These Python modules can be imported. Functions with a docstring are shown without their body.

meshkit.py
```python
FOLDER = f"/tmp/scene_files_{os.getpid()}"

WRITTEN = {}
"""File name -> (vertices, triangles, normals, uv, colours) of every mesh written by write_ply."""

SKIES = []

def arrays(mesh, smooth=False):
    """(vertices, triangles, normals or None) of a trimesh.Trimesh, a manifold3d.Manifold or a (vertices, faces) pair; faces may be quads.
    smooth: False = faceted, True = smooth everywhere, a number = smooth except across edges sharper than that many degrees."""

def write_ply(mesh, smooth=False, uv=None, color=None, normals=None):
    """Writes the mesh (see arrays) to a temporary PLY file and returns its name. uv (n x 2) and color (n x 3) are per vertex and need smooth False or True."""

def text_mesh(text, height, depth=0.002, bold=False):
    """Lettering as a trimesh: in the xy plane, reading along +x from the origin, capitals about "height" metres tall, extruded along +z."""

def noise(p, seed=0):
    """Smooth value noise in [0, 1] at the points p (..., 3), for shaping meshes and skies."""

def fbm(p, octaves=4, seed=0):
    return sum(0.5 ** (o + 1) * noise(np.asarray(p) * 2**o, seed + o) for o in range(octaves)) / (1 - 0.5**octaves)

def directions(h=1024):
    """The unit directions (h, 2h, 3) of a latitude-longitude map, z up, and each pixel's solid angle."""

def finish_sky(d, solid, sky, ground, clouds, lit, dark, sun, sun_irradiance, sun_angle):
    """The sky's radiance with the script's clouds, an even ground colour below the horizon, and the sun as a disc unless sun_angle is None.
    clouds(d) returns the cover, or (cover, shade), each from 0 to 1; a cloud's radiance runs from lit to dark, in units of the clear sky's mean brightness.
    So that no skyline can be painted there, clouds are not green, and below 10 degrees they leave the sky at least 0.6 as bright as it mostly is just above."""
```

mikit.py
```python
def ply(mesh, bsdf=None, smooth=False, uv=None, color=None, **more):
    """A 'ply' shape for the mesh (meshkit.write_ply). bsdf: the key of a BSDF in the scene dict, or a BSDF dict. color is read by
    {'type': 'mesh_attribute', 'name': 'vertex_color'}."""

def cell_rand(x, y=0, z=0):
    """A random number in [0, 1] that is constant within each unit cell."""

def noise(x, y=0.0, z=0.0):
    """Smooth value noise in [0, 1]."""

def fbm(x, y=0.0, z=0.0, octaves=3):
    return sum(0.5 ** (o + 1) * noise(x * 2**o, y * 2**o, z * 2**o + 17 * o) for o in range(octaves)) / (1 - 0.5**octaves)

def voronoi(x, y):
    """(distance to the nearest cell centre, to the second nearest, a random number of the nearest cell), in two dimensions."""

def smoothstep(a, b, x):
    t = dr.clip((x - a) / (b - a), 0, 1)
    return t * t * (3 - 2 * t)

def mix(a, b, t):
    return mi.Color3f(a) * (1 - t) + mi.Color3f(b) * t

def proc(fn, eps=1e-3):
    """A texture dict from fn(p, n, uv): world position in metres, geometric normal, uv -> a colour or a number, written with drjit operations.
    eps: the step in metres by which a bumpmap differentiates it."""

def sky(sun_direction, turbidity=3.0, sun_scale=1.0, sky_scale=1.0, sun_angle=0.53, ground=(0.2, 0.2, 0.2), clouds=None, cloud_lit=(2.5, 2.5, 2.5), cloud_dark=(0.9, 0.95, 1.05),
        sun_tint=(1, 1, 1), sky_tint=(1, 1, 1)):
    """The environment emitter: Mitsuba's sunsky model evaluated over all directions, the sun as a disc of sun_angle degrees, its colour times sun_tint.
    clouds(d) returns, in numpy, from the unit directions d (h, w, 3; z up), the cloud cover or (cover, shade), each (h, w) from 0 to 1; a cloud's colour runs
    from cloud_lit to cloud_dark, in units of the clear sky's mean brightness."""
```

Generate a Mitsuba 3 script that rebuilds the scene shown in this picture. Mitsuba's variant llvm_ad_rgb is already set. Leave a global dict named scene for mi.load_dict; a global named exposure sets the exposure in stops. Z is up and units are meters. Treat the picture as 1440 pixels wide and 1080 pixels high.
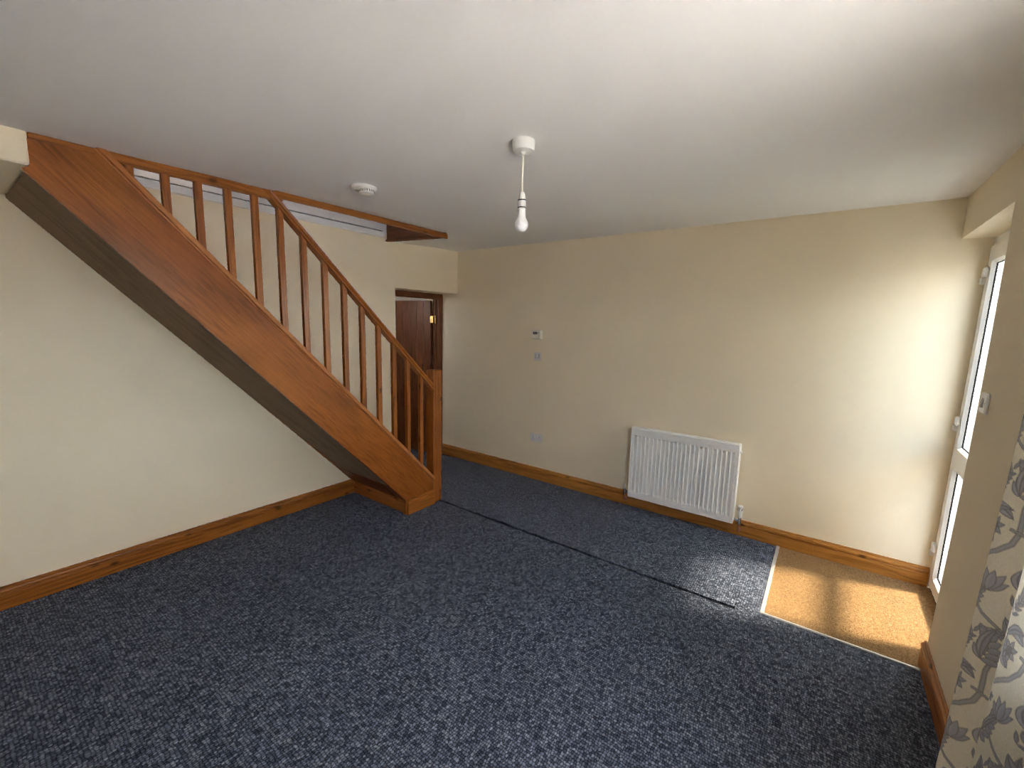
import math, random
import numpy as np
import trimesh, manifold3d as m3, shapely.geometry as sg
import mitsuba as mi, drjit as dr
import mikit, meshkit
from mikit import noise, fbm, voronoi, cell_rand, smoothstep, mix

T = mi.ScalarTransform4f
random.seed(7)
rng = np.random.default_rng(7)
scene, labels = {}, {}

# ------------------------------------------------------------------ camera, sky, exposure
YAW, PITCH, ROLL, FOC = -0.6307, 0.1393, -0.0245, 604.06
EYE = np.array([0.0, 0.0, 1.6092])
_f = np.array([math.sin(YAW) * math.cos(PITCH), math.cos(YAW) * math.cos(PITCH), -math.sin(PITCH)])
_r0 = np.array([math.cos(YAW), -math.sin(YAW), 0.0])
_d0 = np.cross(_f, _r0)
_d = -_r0 * math.sin(ROLL) + _d0 * math.cos(ROLL)
scene['camera'] = {'type': 'perspective', 'fov_axis': 'x', 'fov': 2 * math.degrees(math.atan(720 / FOC)), 'near_clip': 0.01, 'far_clip': 500.0,
                   'to_world': T().look_at(origin=EYE.tolist(), target=(EYE + _f).tolist(), up=(-_d).tolist())}
SUN = (1.0, 0.33, 1.62)


def clouds(d):
    c = meshkit.fbm(d * np.array([2.0, 2.0, 4.0]) + 3.1, 4, 5)
    return np.clip((c - 0.30) / 0.25, 0, 0.9), np.clip((c - 0.5) / 0.4, 0, 1)


scene['sky'] = mikit.sky(SUN, turbidity=4.0, sun_scale=0.168, sky_scale=1.0, sun_angle=7.5, ground=(0.35, 0.34, 0.31), clouds=clouds,
                         cloud_lit=(1.53, 1.5, 1.44), cloud_dark=(0.97, 0.97, 0.96), sky_tint=(1.03, 1.0, 0.95))
exposure = 6.36

# ------------------------------------------------------------------ room numbers (metres)
D, L, R = 3.665, 3.484, 0.566          # far wall y, left wall -x, right wall x (top)
H = 2.40
YB = -2.60                              # back wall
DOOR_Y = 2.748                          # where the right wall ends at the glazed door
LINTEL = 2.166


def S(a):
    a = np.clip(a, 0, 1)
    return a * a * (3 - 2 * a)


def zceil(x, y):
    """The old ceiling sags a little towards the stairs."""
    return H - (0.045 + 0.022 * S((1.8 - y) / 1.6)) * S((-0.6 - x) / 2.0) * S((3.62 - y) / 1.1)


# ------------------------------------------------------------------ materials
def principled(rgb, rough=0.5, spec=0.4, metallic=0.0, **kw):
    c = rgb if isinstance(rgb, dict) else {'type': 'rgb', 'value': list(rgb)}
    return {'type': 'principled', 'base_color': c, 'roughness': rough, 'specular': spec, 'metallic': metallic, **kw}


def mat(key, b, two=True):
    scene[key] = {'type': 'twosided', 'b': b} if two else b
    return key


def paint(rgb, amp=0.03):
    def fn(p, n, uv):
        v = 1.0 + amp * (fbm(p.x * 1.7 + 3.0, p.y * 1.7, p.z * 1.7, 3) - 0.5) * 2.0
        return mi.Color3f(*rgb) * v
    return mikit.proc(fn)


CREAM, WHITEISH = (0.83, 0.740, 0.570), (0.825, 0.82, 0.81)
mat('mat_cream', {'type': 'diffuse', 'reflectance': paint(CREAM)})
mat('mat_ceiling', {'type': 'diffuse', 'reflectance': paint(WHITEISH, 0.02)})
mat('mat_white_wall', {'type': 'diffuse', 'reflectance': paint((0.80, 0.79, 0.80), 0.02)})
mat('mat_render', {'type': 'diffuse', 'reflectance': paint((0.55, 0.55, 0.52), 0.05)})
mat('mat_patio', {'type': 'diffuse', 'reflectance': paint((0.66, 0.66, 0.65), 0.06)})


def wood(dark, mid, light, a, b, c, knots=0.5, fine=70.0, coarse=7.0, warp=9.0, blotch=0.0, short=3.0):
    a, b, c = (np.asarray(v, float) / np.linalg.norm(v) for v in (a, b, c))

    def fn(p, n, uv):
        s = p.x * a[0] + p.y * a[1] + p.z * a[2]
        t = p.x * b[0] + p.y * b[1] + p.z * b[2]
        r = p.x * c[0] + p.y * c[1] + p.z * c[2]
        w = fbm(s * 1.6 + 11.0, t * coarse, r * coarse, 3)
        g = fbm(s * short + 5.0, t * fine + w * warp, r * fine + w * warp, 2)
        f2 = noise(s * 9.0, t * 380.0, r * 380.0)
        col = mix(mi.Color3f(*dark), mi.Color3f(*mid), smoothstep(0.25, 0.6, g))
        col = mix(col, mi.Color3f(*light), smoothstep(0.5, 0.85, w * 0.75 + f2 * 0.3))
        col = col * (0.86 + 0.28 * f2)
        if blotch:
            col = col * (1.0 - blotch * smoothstep(0.45, 0.75, fbm(s * 2.2 + 40.0, t * 4.0, r * 4.0, 3)))
        if knots:
            d1, d2, q = voronoi(s * 2.6 + 3.3, (t + r * 0.8) * 6.0 + 0.37)
            k = (1.0 - smoothstep(0.02, 0.085, d1)) * dr.select(q < knots, 1.0, 0.0)
            col = mix(col, mi.Color3f(dark[0] * 0.30, dark[1] * 0.28, dark[2] * 0.3), k * 0.85)
        return col
    return mikit.proc(fn)


X, Y, Z = (1, 0, 0), (0, 1, 0), (0, 0, 1)
STEEP = 1.045
SL, SN = (0, -1, STEEP), (0, STEEP, 1)
ORANGE = ((0.18, 0.048, 0.008), (0.28, 0.084, 0.014), (0.37, 0.130, 0.027))
STAIN = ((0.215, 0.060, 0.009), (0.285, 0.084, 0.0135), (0.345, 0.115, 0.020))
HONEY = ((0.30, 0.115, 0.022), (0.44, 0.19, 0.040), (0.55, 0.26, 0.062))
DARK = ((0.085, 0.027, 0.009), (0.135, 0.044, 0.015), (0.17, 0.058, 0.02))
mat('mat_wood_left', principled(wood((0.19, 0.057, 0.010), (0.30, 0.100, 0.018), (0.39, 0.150, 0.032), Y, X, Z, knots=0.7), 0.30, 0.5))
mat('mat_wood_far', principled(wood(*HONEY, X, Y, Z), 0.36))
mat('mat_wood_cross', principled(wood(*ORANGE, X, Y, Z, knots=0.3), 0.30, 0.6))
mat('mat_wood_upright', principled(wood(*ORANGE, Z, X, Y, knots=0.45), 0.28, 0.65))
mat('mat_wood_string', principled(wood(*STAIN, SL, X, SN, knots=0.0, fine=75.0, coarse=4.0, warp=4.0, blotch=0.30, short=11.0), 0.36, 0.35))
mat('mat_wood_cap', principled(wood((0.30, 0.10, 0.026), (0.40, 0.15, 0.042), (0.48, 0.20, 0.065), SL, X, SN, knots=0.0), 0.34))
mat('mat_wood_rail', principled(wood(*STAIN, SL, X, SN, knots=0.3), 0.34))
mat('mat_wood_dark', principled(wood(*DARK, Z, X, Y, knots=0.4), 0.42))
mat('mat_wood_dark_cross', principled(wood(*DARK, X, Y, Z, knots=0.2), 0.42))
mat('mat_soffit', {'type': 'diffuse', 'reflectance': wood((0.24, 0.180, 0.135), (0.29, 0.220, 0.165), (0.32, 0.245, 0.185), SL, X, SN, knots=0.0, fine=14.0)})


def carpet(along, tone):
    def cells(p):
        x, y = (p.x, p.y) if along == 'x' else (p.y, p.x)
        y = y + 0.007 * (noise(x * 75.0, y * 75.0) - 0.5)
        j = dr.floor(y / 0.0125)
        u = x / 0.0110 + 0.41 * j + 1.1 * noise(x * 45.0, j * 1.7)
        return u, y / 0.0125, j

    def col(p, n, uv):
        u, v, j = cells(p)
        i = dr.floor(u)
        q, q2 = cell_rand(i, j, 3), cell_rand(i, j, 9)
        du, dv = u - i - 0.5, v - j - 0.5
        dome = 1.0 - 0.75 * smoothstep(0.22, 0.62, dr.sqrt(du * du + dv * dv))
        c = mix(mi.Color3f(0.045, 0.055, 0.082), mi.Color3f(0.135, 0.156, 0.215), smoothstep(0.1, 0.95, q))
        c = mix(c, mi.Color3f(0.245, 0.268, 0.335), smoothstep(0.60, 1.05, q2))
        fuzz = noise(p.x * 900.0, p.y * 900.0)
        clump = 0.62 + 0.76 * (0.3 * noise(p.x * 24.0, p.y * 24.0) + 0.35 * noise(p.x * 52.0, p.y * 52.0) + 0.35 * noise(p.x * 105.0, p.y * 105.0, 7.0))
        return c * dome * (0.72 + 0.5 * fuzz) * clump * tone * (0.9 + 0.2 * fbm(p.x * 2.2, p.y * 2.2, 0.0, 2))

    def bump(p, n, uv):
        u, v, j = cells(p)
        du, dv = u - dr.floor(u) - 0.5, v - j - 0.5
        return dr.sqrt(dr.maximum(0.52 - du * du - dv * dv, 0.0)) + 0.25 * noise(p.x * 500.0, p.y * 500.0)
    return {'type': 'bumpmap', 'b': principled(mikit.proc(col), 0.95, 0.1, sheen=0.6), 'arbitrary': mikit.proc(bump, 0.0012), 'scale': 0.0035}


mat('mat_carpet', carpet('x', 1.0))
mat('mat_carpet_strip', carpet('y', 1.06))


def coir_fn(p, n, uv):
    f = noise(p.x * 260.0, p.y * 170.0) * 0.55 + noise(p.x * 620.0, p.y * 700.0) * 0.45
    c = mix(mi.Color3f(0.185, 0.100, 0.040), mi.Color3f(0.39, 0.248, 0.125), smoothstep(0.15, 0.85, f))
    fleck = smoothstep(0.955, 0.99, noise(p.x * 85.0, p.y * 85.0))
    return mix(c * (0.9 + 0.2 * fbm(p.x * 6.0, p.y * 6.0, 0.0, 2)), mi.Color3f(0.75, 0.68, 0.58), fleck * 0.6)


mat('mat_coir', {'type': 'bumpmap', 'b': {'type': 'diffuse', 'reflectance': mikit.proc(coir_fn)},
                 'arbitrary': mikit.proc(lambda p, n, uv: noise(p.x * 300.0, p.y * 240.0) + 0.5 * noise(p.x * 700.0, p.y * 700.0), 0.001), 'scale': 0.002})
mat('mat_aluminium', {'type': 'roughconductor', 'material': 'Al', 'alpha': 0.28})
mat('mat_edging', principled((0.66, 0.66, 0.68), 0.30, 0.5, 0.45))
mat('mat_chrome', {'type': 'roughconductor', 'material': 'Cr', 'alpha': 0.12})
mat('mat_copper', principled((0.55, 0.30, 0.20), 0.35, 0.5, 0.9))
mat('mat_brass', principled((0.72, 0.50, 0.18), 0.25, 0.5, 1.0))
mat('mat_upvc', principled((0.83, 0.83, 0.82), 0.30))
mat('mat_radiator', principled((0.84, 0.84, 0.83), 0.32))
mat('mat_white_plastic', principled((0.80, 0.79, 0.76), 0.35))
mat('mat_grey_white', principled((0.70, 0.68, 0.68), 0.35))
mat('mat_thermostat', principled((0.78, 0.74, 0.64), 0.4))
mat('mat_cord', principled((0.80, 0.77, 0.66), 0.5))
mat('mat_bulb', principled((0.86, 0.86, 0.86), 0.22))
mat('mat_black', principled((0.02, 0.02, 0.02), 0.5))
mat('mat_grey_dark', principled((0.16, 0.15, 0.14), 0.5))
mat('mat_grey_mid', principled((0.42, 0.40, 0.38), 0.5))
mat('mat_red', principled((0.5, 0.04, 0.03), 0.4))
mat('mat_glass', {'type': 'thindielectric'}, two=False)
mat('mat_door_glass', {'type': 'thindielectric', 'specular_transmittance': {'type': 'rgb', 'value': [0.62, 0.65, 0.64]}}, two=False)
mat('mat_white_gloss', principled((0.80, 0.80, 0.81), 0.4))
mat('mat_underlay', {'type': 'diffuse', 'reflectance': {'type': 'rgb', 'value': [0.012, 0.012, 0.016]}})
mat('mat_cloth', {'type': 'principledthin', 'base_color': {'type': 'mesh_attribute', 'name': 'vertex_color'}, 'roughness': 0.9, 'diff_trans': 1.0, 'spec_trans': 0.0, 'eta': 1.3}, two=False)


# ------------------------------------------------------------------ mesh helpers
def box(x0, x1, y0, y1, z0, z1, b=0.0):
    if b <= 0:
        m = trimesh.creation.box((x1 - x0, y1 - y0, z1 - z0))
        m.apply_translation(((x0 + x1) / 2, (y0 + y1) / 2, (z0 + z1) / 2))
        return m
    pts = []
    for sx, ax, bx_ in ((0, x0, b), (1, x1, -b)):
        for ay, by_ in ((y0, b), (y1, -b)):
            for az, bz_ in ((z0, b), (z1, -b)):
                pts += [(ax, ay + by_, az + bz_), (ax + bx_, ay, az + bz_), (ax + bx_, ay + by_, az)]
    return trimesh.convex.convex_hull(np.array(pts))


def hull(pts):
    return trimesh.convex.convex_hull(np.array(pts, float))


def prism(poly, origin, u, v, w, length):
    """poly in (u, v), extruded by length along w from the origin."""
    p = poly if hasattr(poly, 'exterior') else sg.Polygon(poly)
    m = trimesh.creation.extrude_polygon(p, length, engine='earcut')
    M = np.eye(4)
    M[:3, 0], M[:3, 1], M[:3, 2], M[:3, 3] = u, v, w, origin
    m.apply_transform(M)
    if np.linalg.det(M[:3, :3]) < 0:
        m.invert()
    return m


def lathe(profile, centre, n=40, axis=None):
    m = trimesh.creation.revolve(np.array(profile, float), sections=n)
    if axis is not None:
        m.apply_transform(trimesh.geometry.align_vectors([0, 0, 1], axis))
    m.apply_translation(centre)
    return m


def tube(points, r, n=12):
    pts = [np.array(p, float) for p in points]
    ms = []
    for a, b in zip(pts[:-1], pts[1:]):
        ms.append(trimesh.creation.cylinder(r, segment=[a, b], sections=n))
    for p in pts[1:-1]:
        s = trimesh.creation.icosphere(2, r)
        s.apply_translation(p)
        ms.append(s)
    return trimesh.util.concatenate(ms)


def cat(*ms):
    return trimesh.util.concatenate(list(ms))


def lean(m, x_at, k, z0=0.0):
    """Shears a mesh in x with height, for the leaning right-hand wall."""
    v = np.array(m.vertices)
    v[:, 0] += k * (v[:, 2] - z0)
    m.vertices = v
    return m


# ------------------------------------------------------------------ naming helpers
def key_for(name, parent=None):
    base = f'{parent}__{name}' if parent else name
    if base not in scene and base not in labels:
        return base
    k = 1
    while f'{base}_{k:03d}' in scene or f'{base}_{k:03d}' in labels:
        k += 1
    return f'{base}_{k:03d}'


def obj(name, mesh, bsdf, parent=None, smooth=False, label=None, kind=None, **kw):
    key = key_for(name, parent)
    scene[key] = mikit.ply(mesh, bsdf, smooth=smooth, **kw)
    if label or kind:
        labels[key] = {k: v for k, v in (('label', label), ('kind', kind)) if v}
    return key


def thing(name, label, category, group=None):
    key = key_for(name)
    labels[key] = {'label': label, 'category': category}
    if group:
        labels[key]['group'] = group
    return key


def tag(key, label, category, group=None):
    labels[key] = {'label': label, 'category': category, **({'group': group} if group else {})}


def struct(name, mesh, bsdf, label=None, smooth=False):
    key = obj(name, mesh, bsdf, smooth=smooth)
    labels[key] = {'kind': 'structure', **({'label': label} if label else {})}
    return key


def struct_root(name, label):
    labels[name] = {'kind': 'structure', 'label': label}
    return name


# ================================================================== THE SHELL
RK = 0.0155                             # lean of the right wall
RX0 = R - RK * H + 0.004                # its x at the floor
OPEN_Y0, OPEN_Y1, OPEN_X = 0.20, 2.70, -2.735   # stair opening in the ceiling

# floor: underlay slab, main carpet, the cut strip by the far wall and an infill by the mat
struct('floor', cat(box(-L - 0.25, R + 0.12, YB - 0.1, D + 0.1, -0.12, -0.009), box(-5.5, -L - 0.25, 2.1, 4.1, -0.12, -0.009)), 'mat_underlay', 'room floor under blue grey carpet')


def carpet_piece(x0, x1, y0, y1, wobble_edges=()):
    """A piece of carpet whose cut edges wander by a few millimetres."""
    n = 90
    r = np.random.default_rng(int(1000 * (x0 + 10) + y1 * 10))
    def edge(a, b, horiz, wob):
        t = np.linspace(0, 1, n, endpoint=False)
        p = np.array(a)[None] + (np.array(b) - np.array(a))[None] * t[:, None]
        if wob:
            w = np.interp(t, np.linspace(0, 1, 40), r.normal(0, 0.0022, 40))
            p[:, 1 if horiz else 0] += w
        return p
    P = np.vstack([edge((x0, y0), (x1, y0), True, 'y0' in wobble_edges), edge((x1, y0), (x1, y1), False, 'x1' in wobble_edges),
                   edge((x1, y1), (x0, y1), True, 'y1' in wobble_edges), edge((x0, y1), (x0, y0), False, 'x0' in wobble_edges)])
    return sg.Polygon(P)


SEAM = 2.648
main = carpet_piece(-L, RX0, YB, SEAM - 0.019, ('y1',))
ext = sg.box(-0.262, SEAM - 0.012, RX0, 2.686)
main = main.union(sg.box(-0.284, SEAM - 0.03, RX0, 2.686)).buffer(0)
obj('carpet', prism(main, (0, 0, -0.010), X, Y, Z, 0.010), 'mat_carpet', 'floor', label='large blue grey ribbed carpet covering the room up to the dark seam')
strip = carpet_piece(-L, -0.285, SEAM + 0.007, D, ('y0', 'x1')).union(sg.box(-L - 0.27, 2.80, -L + 0.01, 3.62)).union(sg.box(-5.4, 2.2, -L - 0.25, 3.95)).buffer(0)
obj('carpet_strip', prism(strip, (0, 0, -0.010), X, Y, Z, 0.0115), 'mat_carpet_strip', 'floor', label='blue grey carpet strip between the dark seam and the far wall')
infill = sg.box(-0.283, 2.688, -0.160, D)
obj('carpet_infill', prism(infill, (0, 0, -0.010), X, Y, Z, 0.0105), 'mat_carpet_strip', 'floor', label='narrow carpet infill beside the brown door mat')

# walls
struct('wall_far', box(-4.0, R + 0.2, D, D + 0.25, -0.1, 5.0), 'mat_cream', 'long cream far wall with the radiator')

left = sg.Polygon([(YB - 0.2, -0.1), (D, -0.1), (D, 2.412), (YB - 0.2, 2.412)])
left = left.difference(sg.box(2.786, -0.2, D + 0.1, 1.932))
struct('wall_left', prism(left, (-L, 0, 0), Y, Z, (-1, 0, 0), 0.246), 'mat_cream', 'cream left wall behind the staircase with the inner doorway')
struct('wall_upper', prism(sg.box(YB - 0.2, 2.412, D, 5.0), (-L, 0, 0), Y, Z, (-1, 0, 0), 0.246), 'mat_white_wall', 'white upstairs wall seen through the stair opening')
struct('trim_upper_shadow', box(-L, -L + 0.003, OPEN_Y0 + 0.3, OPEN_Y1 - 0.055, 2.436, 2.445), 'mat_grey_dark')  # dark strip painted in as the shadow line above the batten
struct('trim_upper', prism([(0, 2.383), (0.022, 2.386), (0.026, 2.40), (0.024, 2.428), (0.010, 2.436), (0, 2.438)], (-L, OPEN_Y0 + 0.3, 0), X, Z, Y, OPEN_Y1 - 0.055 - OPEN_Y0 - 0.3), 'mat_white_gloss',
       'white batten on the left wall inside the stair opening', smooth=30)

right = sg.Polygon([(YB - 0.2, -0.1), (D + 0.1, -0.1), (D + 0.1, 2.75), (YB - 0.2, 2.75)])
WY0, WY1, WZ0, WZ1 = 0.02, 1.46, 0.78, 2.08
edge_ = [(2.748 - 0.055 * math.sin(math.pi * z / LINTEL), z) for z in np.linspace(0, LINTEL, 17)]   # the old plastered corner bows a little
right = right.difference(sg.Polygon([(2.748, -0.2)] + edge_ + [(D + 0.2, LINTEL), (D + 0.2, -0.2)])).difference(sg.box(WY0, WZ0, WY1, WZ1))
m = prism(right, (RX0, 0, 0), Y, Z, X, 0.20)
struct('wall_right', lean(m, 0, RK), 'mat_cream', 'cream right wall with the switch, ending at the glazed door')
struct('wall_back', box(-L - 0.3, R + 0.2, YB - 0.2, YB, -0.1, 5.0), 'mat_cream')

# ceiling slab: sagging underside, hole over the stairs
def ceiling_mesh():
    xs = np.unique(np.concatenate([np.linspace(-L - 0.02, OPEN_X, 9), np.linspace(OPEN_X, R + 0.06, 40)]))
    ys = np.unique(np.concatenate([np.linspace(YB - 0.05, OPEN_Y0, 12), np.linspace(OPEN_Y0, OPEN_Y1, 26), np.linspace(OPEN_Y1, D + 0.02, 14)]))
    gx, gy = np.meshgrid(xs, ys, indexing='ij')
    zb = zceil(gx, gy) + 0.0015 * (meshkit.fbm(np.stack([gx * 2.5, gy * 2.5, gx * 0], -1), 3, 2) - 0.5)
    nx, ny = gx.shape
    vb = np.stack([gx, gy, zb], -1).reshape(-1, 3)
    vt = np.stack([gx, gy, zb * 0 + 2.62], -1).reshape(-1, 3)
    F, edges = [], {}
    idx = lambda i, j: i * ny + j
    for i in range(nx - 1):
        for j in range(ny - 1):
            cx, cy = (xs[i] + xs[i + 1]) / 2, (ys[j] + ys[j + 1]) / 2
            if cx < OPEN_X and OPEN_Y0 < cy < OPEN_Y1:
                continue
            a, b, c, d = idx(i, j), idx(i + 1, j), idx(i + 1, j + 1), idx(i, j + 1)
            F += [(a, c, b), (a, d, c)]
            n = nx * ny
            F += [(a + n, b + n, c + n), (a + n, c + n, d + n)]
            for e in ((a, b), (b, c), (c, d), (d, a)):
                if (e[1], e[0]) in edges:
                    del edges[(e[1], e[0])]
                else:
                    edges[e] = 1
    n = nx * ny
    for (a, b) in edges:
        F += [(a, b, b + n), (a, b + n, a + n)]
    return trimesh.Trimesh(np.vstack([vb, vt]), np.array(F), process=False)


struct('ceiling', ceiling_mesh(), 'mat_ceiling', 'white plastered ceiling', smooth=20)

# cream boxed beam at the head of the stairs
bm = box(-L - 0.01, -2.706, YB, 0.327, 2.203, 2.42, 0.006)
struct('beam', bm, 'mat_cream', 'cream boxed beam at the head of the staircase')

# upstairs landing (closed box; its unseen roof opening is added to let daylight in) and the hall behind the pine door
struct('wall_landing', cat(box(-1.65, -1.55, YB, D, 2.60, 5.0), ), 'mat_white_wall')
roof = sg.box(-L - 0.2, YB - 0.2, -1.5, D + 0.2).difference(sg.box(-2.5, 1.3, -2.1, 1.75))
struct('ceiling_upper', prism(roof, (0, 0, 4.9), X, Y, Z, 0.1), 'mat_white_wall')
hall = cat(box(-5.5, -5.4, 2.1, 4.05, -0.1, 2.5), box(-5.5, -L - 0.24, 3.95, 4.05, -0.1, 2.5), box(-5.5, -L - 0.2, 2.1, 4.05, 2.4, 2.5),
           box(-5.5, -4.6, 2.1, 2.2, -0.1, 2.5), box(-4.6, -L - 0.2, 2.1, 2.2, -0.1, 1.75), box(-4.6, -L - 0.2, 2.1, 2.2, 2.0, 2.5))  # unseen slot in this wall, added to let some daylight into the hall
struct('wall_hall', hall, 'mat_white_wall')

# outside: patio
struct('patio', box(R + 0.205, 30, -30, 30, -0.30, -0.13), 'mat_patio', 'pale patio outside the glazed door')

struct('wall_light_block', box(1.95, 2.15, 1.7, 7.0, -0.2, 1.72), 'mat_render', 'added grey wall outside the glazed door that cuts its sky light')  # added blocker: cuts sky and patio light at the door, sun still clears it

# ------------------------------------------------------------------ baseboards (torus profile)
BB = [(0, 0), (0.019, 0), (0.019, 0.083), (0.017, 0.0855), (0.011, 0.086), (0.011, 0.0915), (0.017, 0.092), (0.0205, 0.097), (0.0215, 0.104), (0.0195, 0.111), (0.0145, 0.115), (0.0105, 0.1155), (0.0105, 0.119), (0.010, 0.1245), (0.007, 0.127), (0, 0.128)]
JOINT = 0.061
k = struct_root('baseboard_far', 'honey pine baseboard along the far wall')
obj('board', prism(BB, (-3.70, D, 0), (0, -1, 0), Z, X, JOINT + 3.70 - 0.0006), 'mat_wood_far', k, smooth=25)
obj('board', prism(BB, (JOINT + 0.0006, D, 0.001), (0, -1.03, 0), Z, X, 0.664 - JOINT), 'mat_wood_far', k, smooth=25, label='short paler board right of the joint')
struct('baseboard_left', prism(BB, (-L, YB, 0), X, Z, Y, 2.2645 - YB), 'mat_wood_left', 'pine baseboard along the left wall', smooth=25)
m = prism(BB, (RX0 + 0.001, YB, 0), (-1, 0, 0), Z, Y, DOOR_Y - YB)
struct('baseboard_right', m, 'mat_wood_left', 'pine baseboard along the right wall', smooth=25)

# ================================================================== STAIRCASE
SX = -2.71                              # outer face of the outer string
st = thing('staircase', 'stained pine staircase with square balusters rising along the left wall', 'staircase')


def zcap(y):                            # underside of the string's capping
    return 0.217 + (2.55 - y) * STEEP


def zlow(y):                            # lower edge of the string
    return 0.135 + (2.246 - y) * 1.062


TOPZ = 2.322
ytop = 2.55 - (TOPZ - 0.217) / STEEP
yl = 0.322
string = [(2.558, 0.0), (2.558, zcap(2.558)), (ytop, TOPZ), (yl, TOPZ - 0.012), (yl, 2.20), (0.300, 2.188), (2.246, 0.135), (2.246, 0.0)]
obj('stringer', prism(string, (SX, 0, 0), Y, Z, (-1, 0, 0), 0.030), 'mat_wood_string', st, label='broad stained outer stringer')
# capping on the string: overhangs the face a little
CAP = [(-0.050, 0.0), (0.003, 0.0), (0.003, 0.006), (0.020, 0.007), (0.022, 0.010), (0.022, 0.026), (0.017, 0.032), (-0.044, 0.032), (-0.050, 0.026)]
ln = math.hypot(1, STEEP)
ca, na = np.array([0, -1, STEEP]) / ln, np.array([0, STEEP, 1]) / ln
capm = prism(CAP, (SX, 2.80, zcap(2.80)), X, na, ca, 3.4)


def clip(m, origin, normal):
    return trimesh.intersections.slice_mesh_plane(m, normal, origin, cap=True, engine='earcut')


capm = clip(clip(capm, (0, 2.560, 0), (0, -1, 0)), (0, 0, 2.342), (0, 0, -1))
obj('string_capping', capm, 'mat_wood_cap', st, label='moulded capping along the top of the stringer')
# wall string, soffit, foot panel
wstring = [(2.50, 0.0), (2.50, zcap(2.5) - 0.05), (0.25, zcap(0.25) - 0.05), (0.25, zlow(0.25) + 0.02), (2.235, 0.135)]
obj('wall_stringer', prism(wstring, (-L + 0.026, 0, 0), Y, Z, (-1, 0, 0), 0.024), 'mat_wood_string', st)
sof = [(2.262, 0.121), (2.262, 0.140), (0.30, zlow(0.30) + 0.016), (0.318, 2.178)]
yy = np.linspace(2.255, 0.318, 30)
soffp = [(y, zlow(y) + 0.002 + 0.006 * math.sin(7 * y)*0.3) for y in yy] + [(y, zlow(y) + 0.014) for y in yy[::-1]]
obj('soffit', prism(soffp, (-L + 0.001, 0, 0), Y, Z, X, (SX - 0.031) - (-L + 0.001)), 'mat_soffit', st, smooth=25, label='grey brown boarded underside of the stairs')
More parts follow.
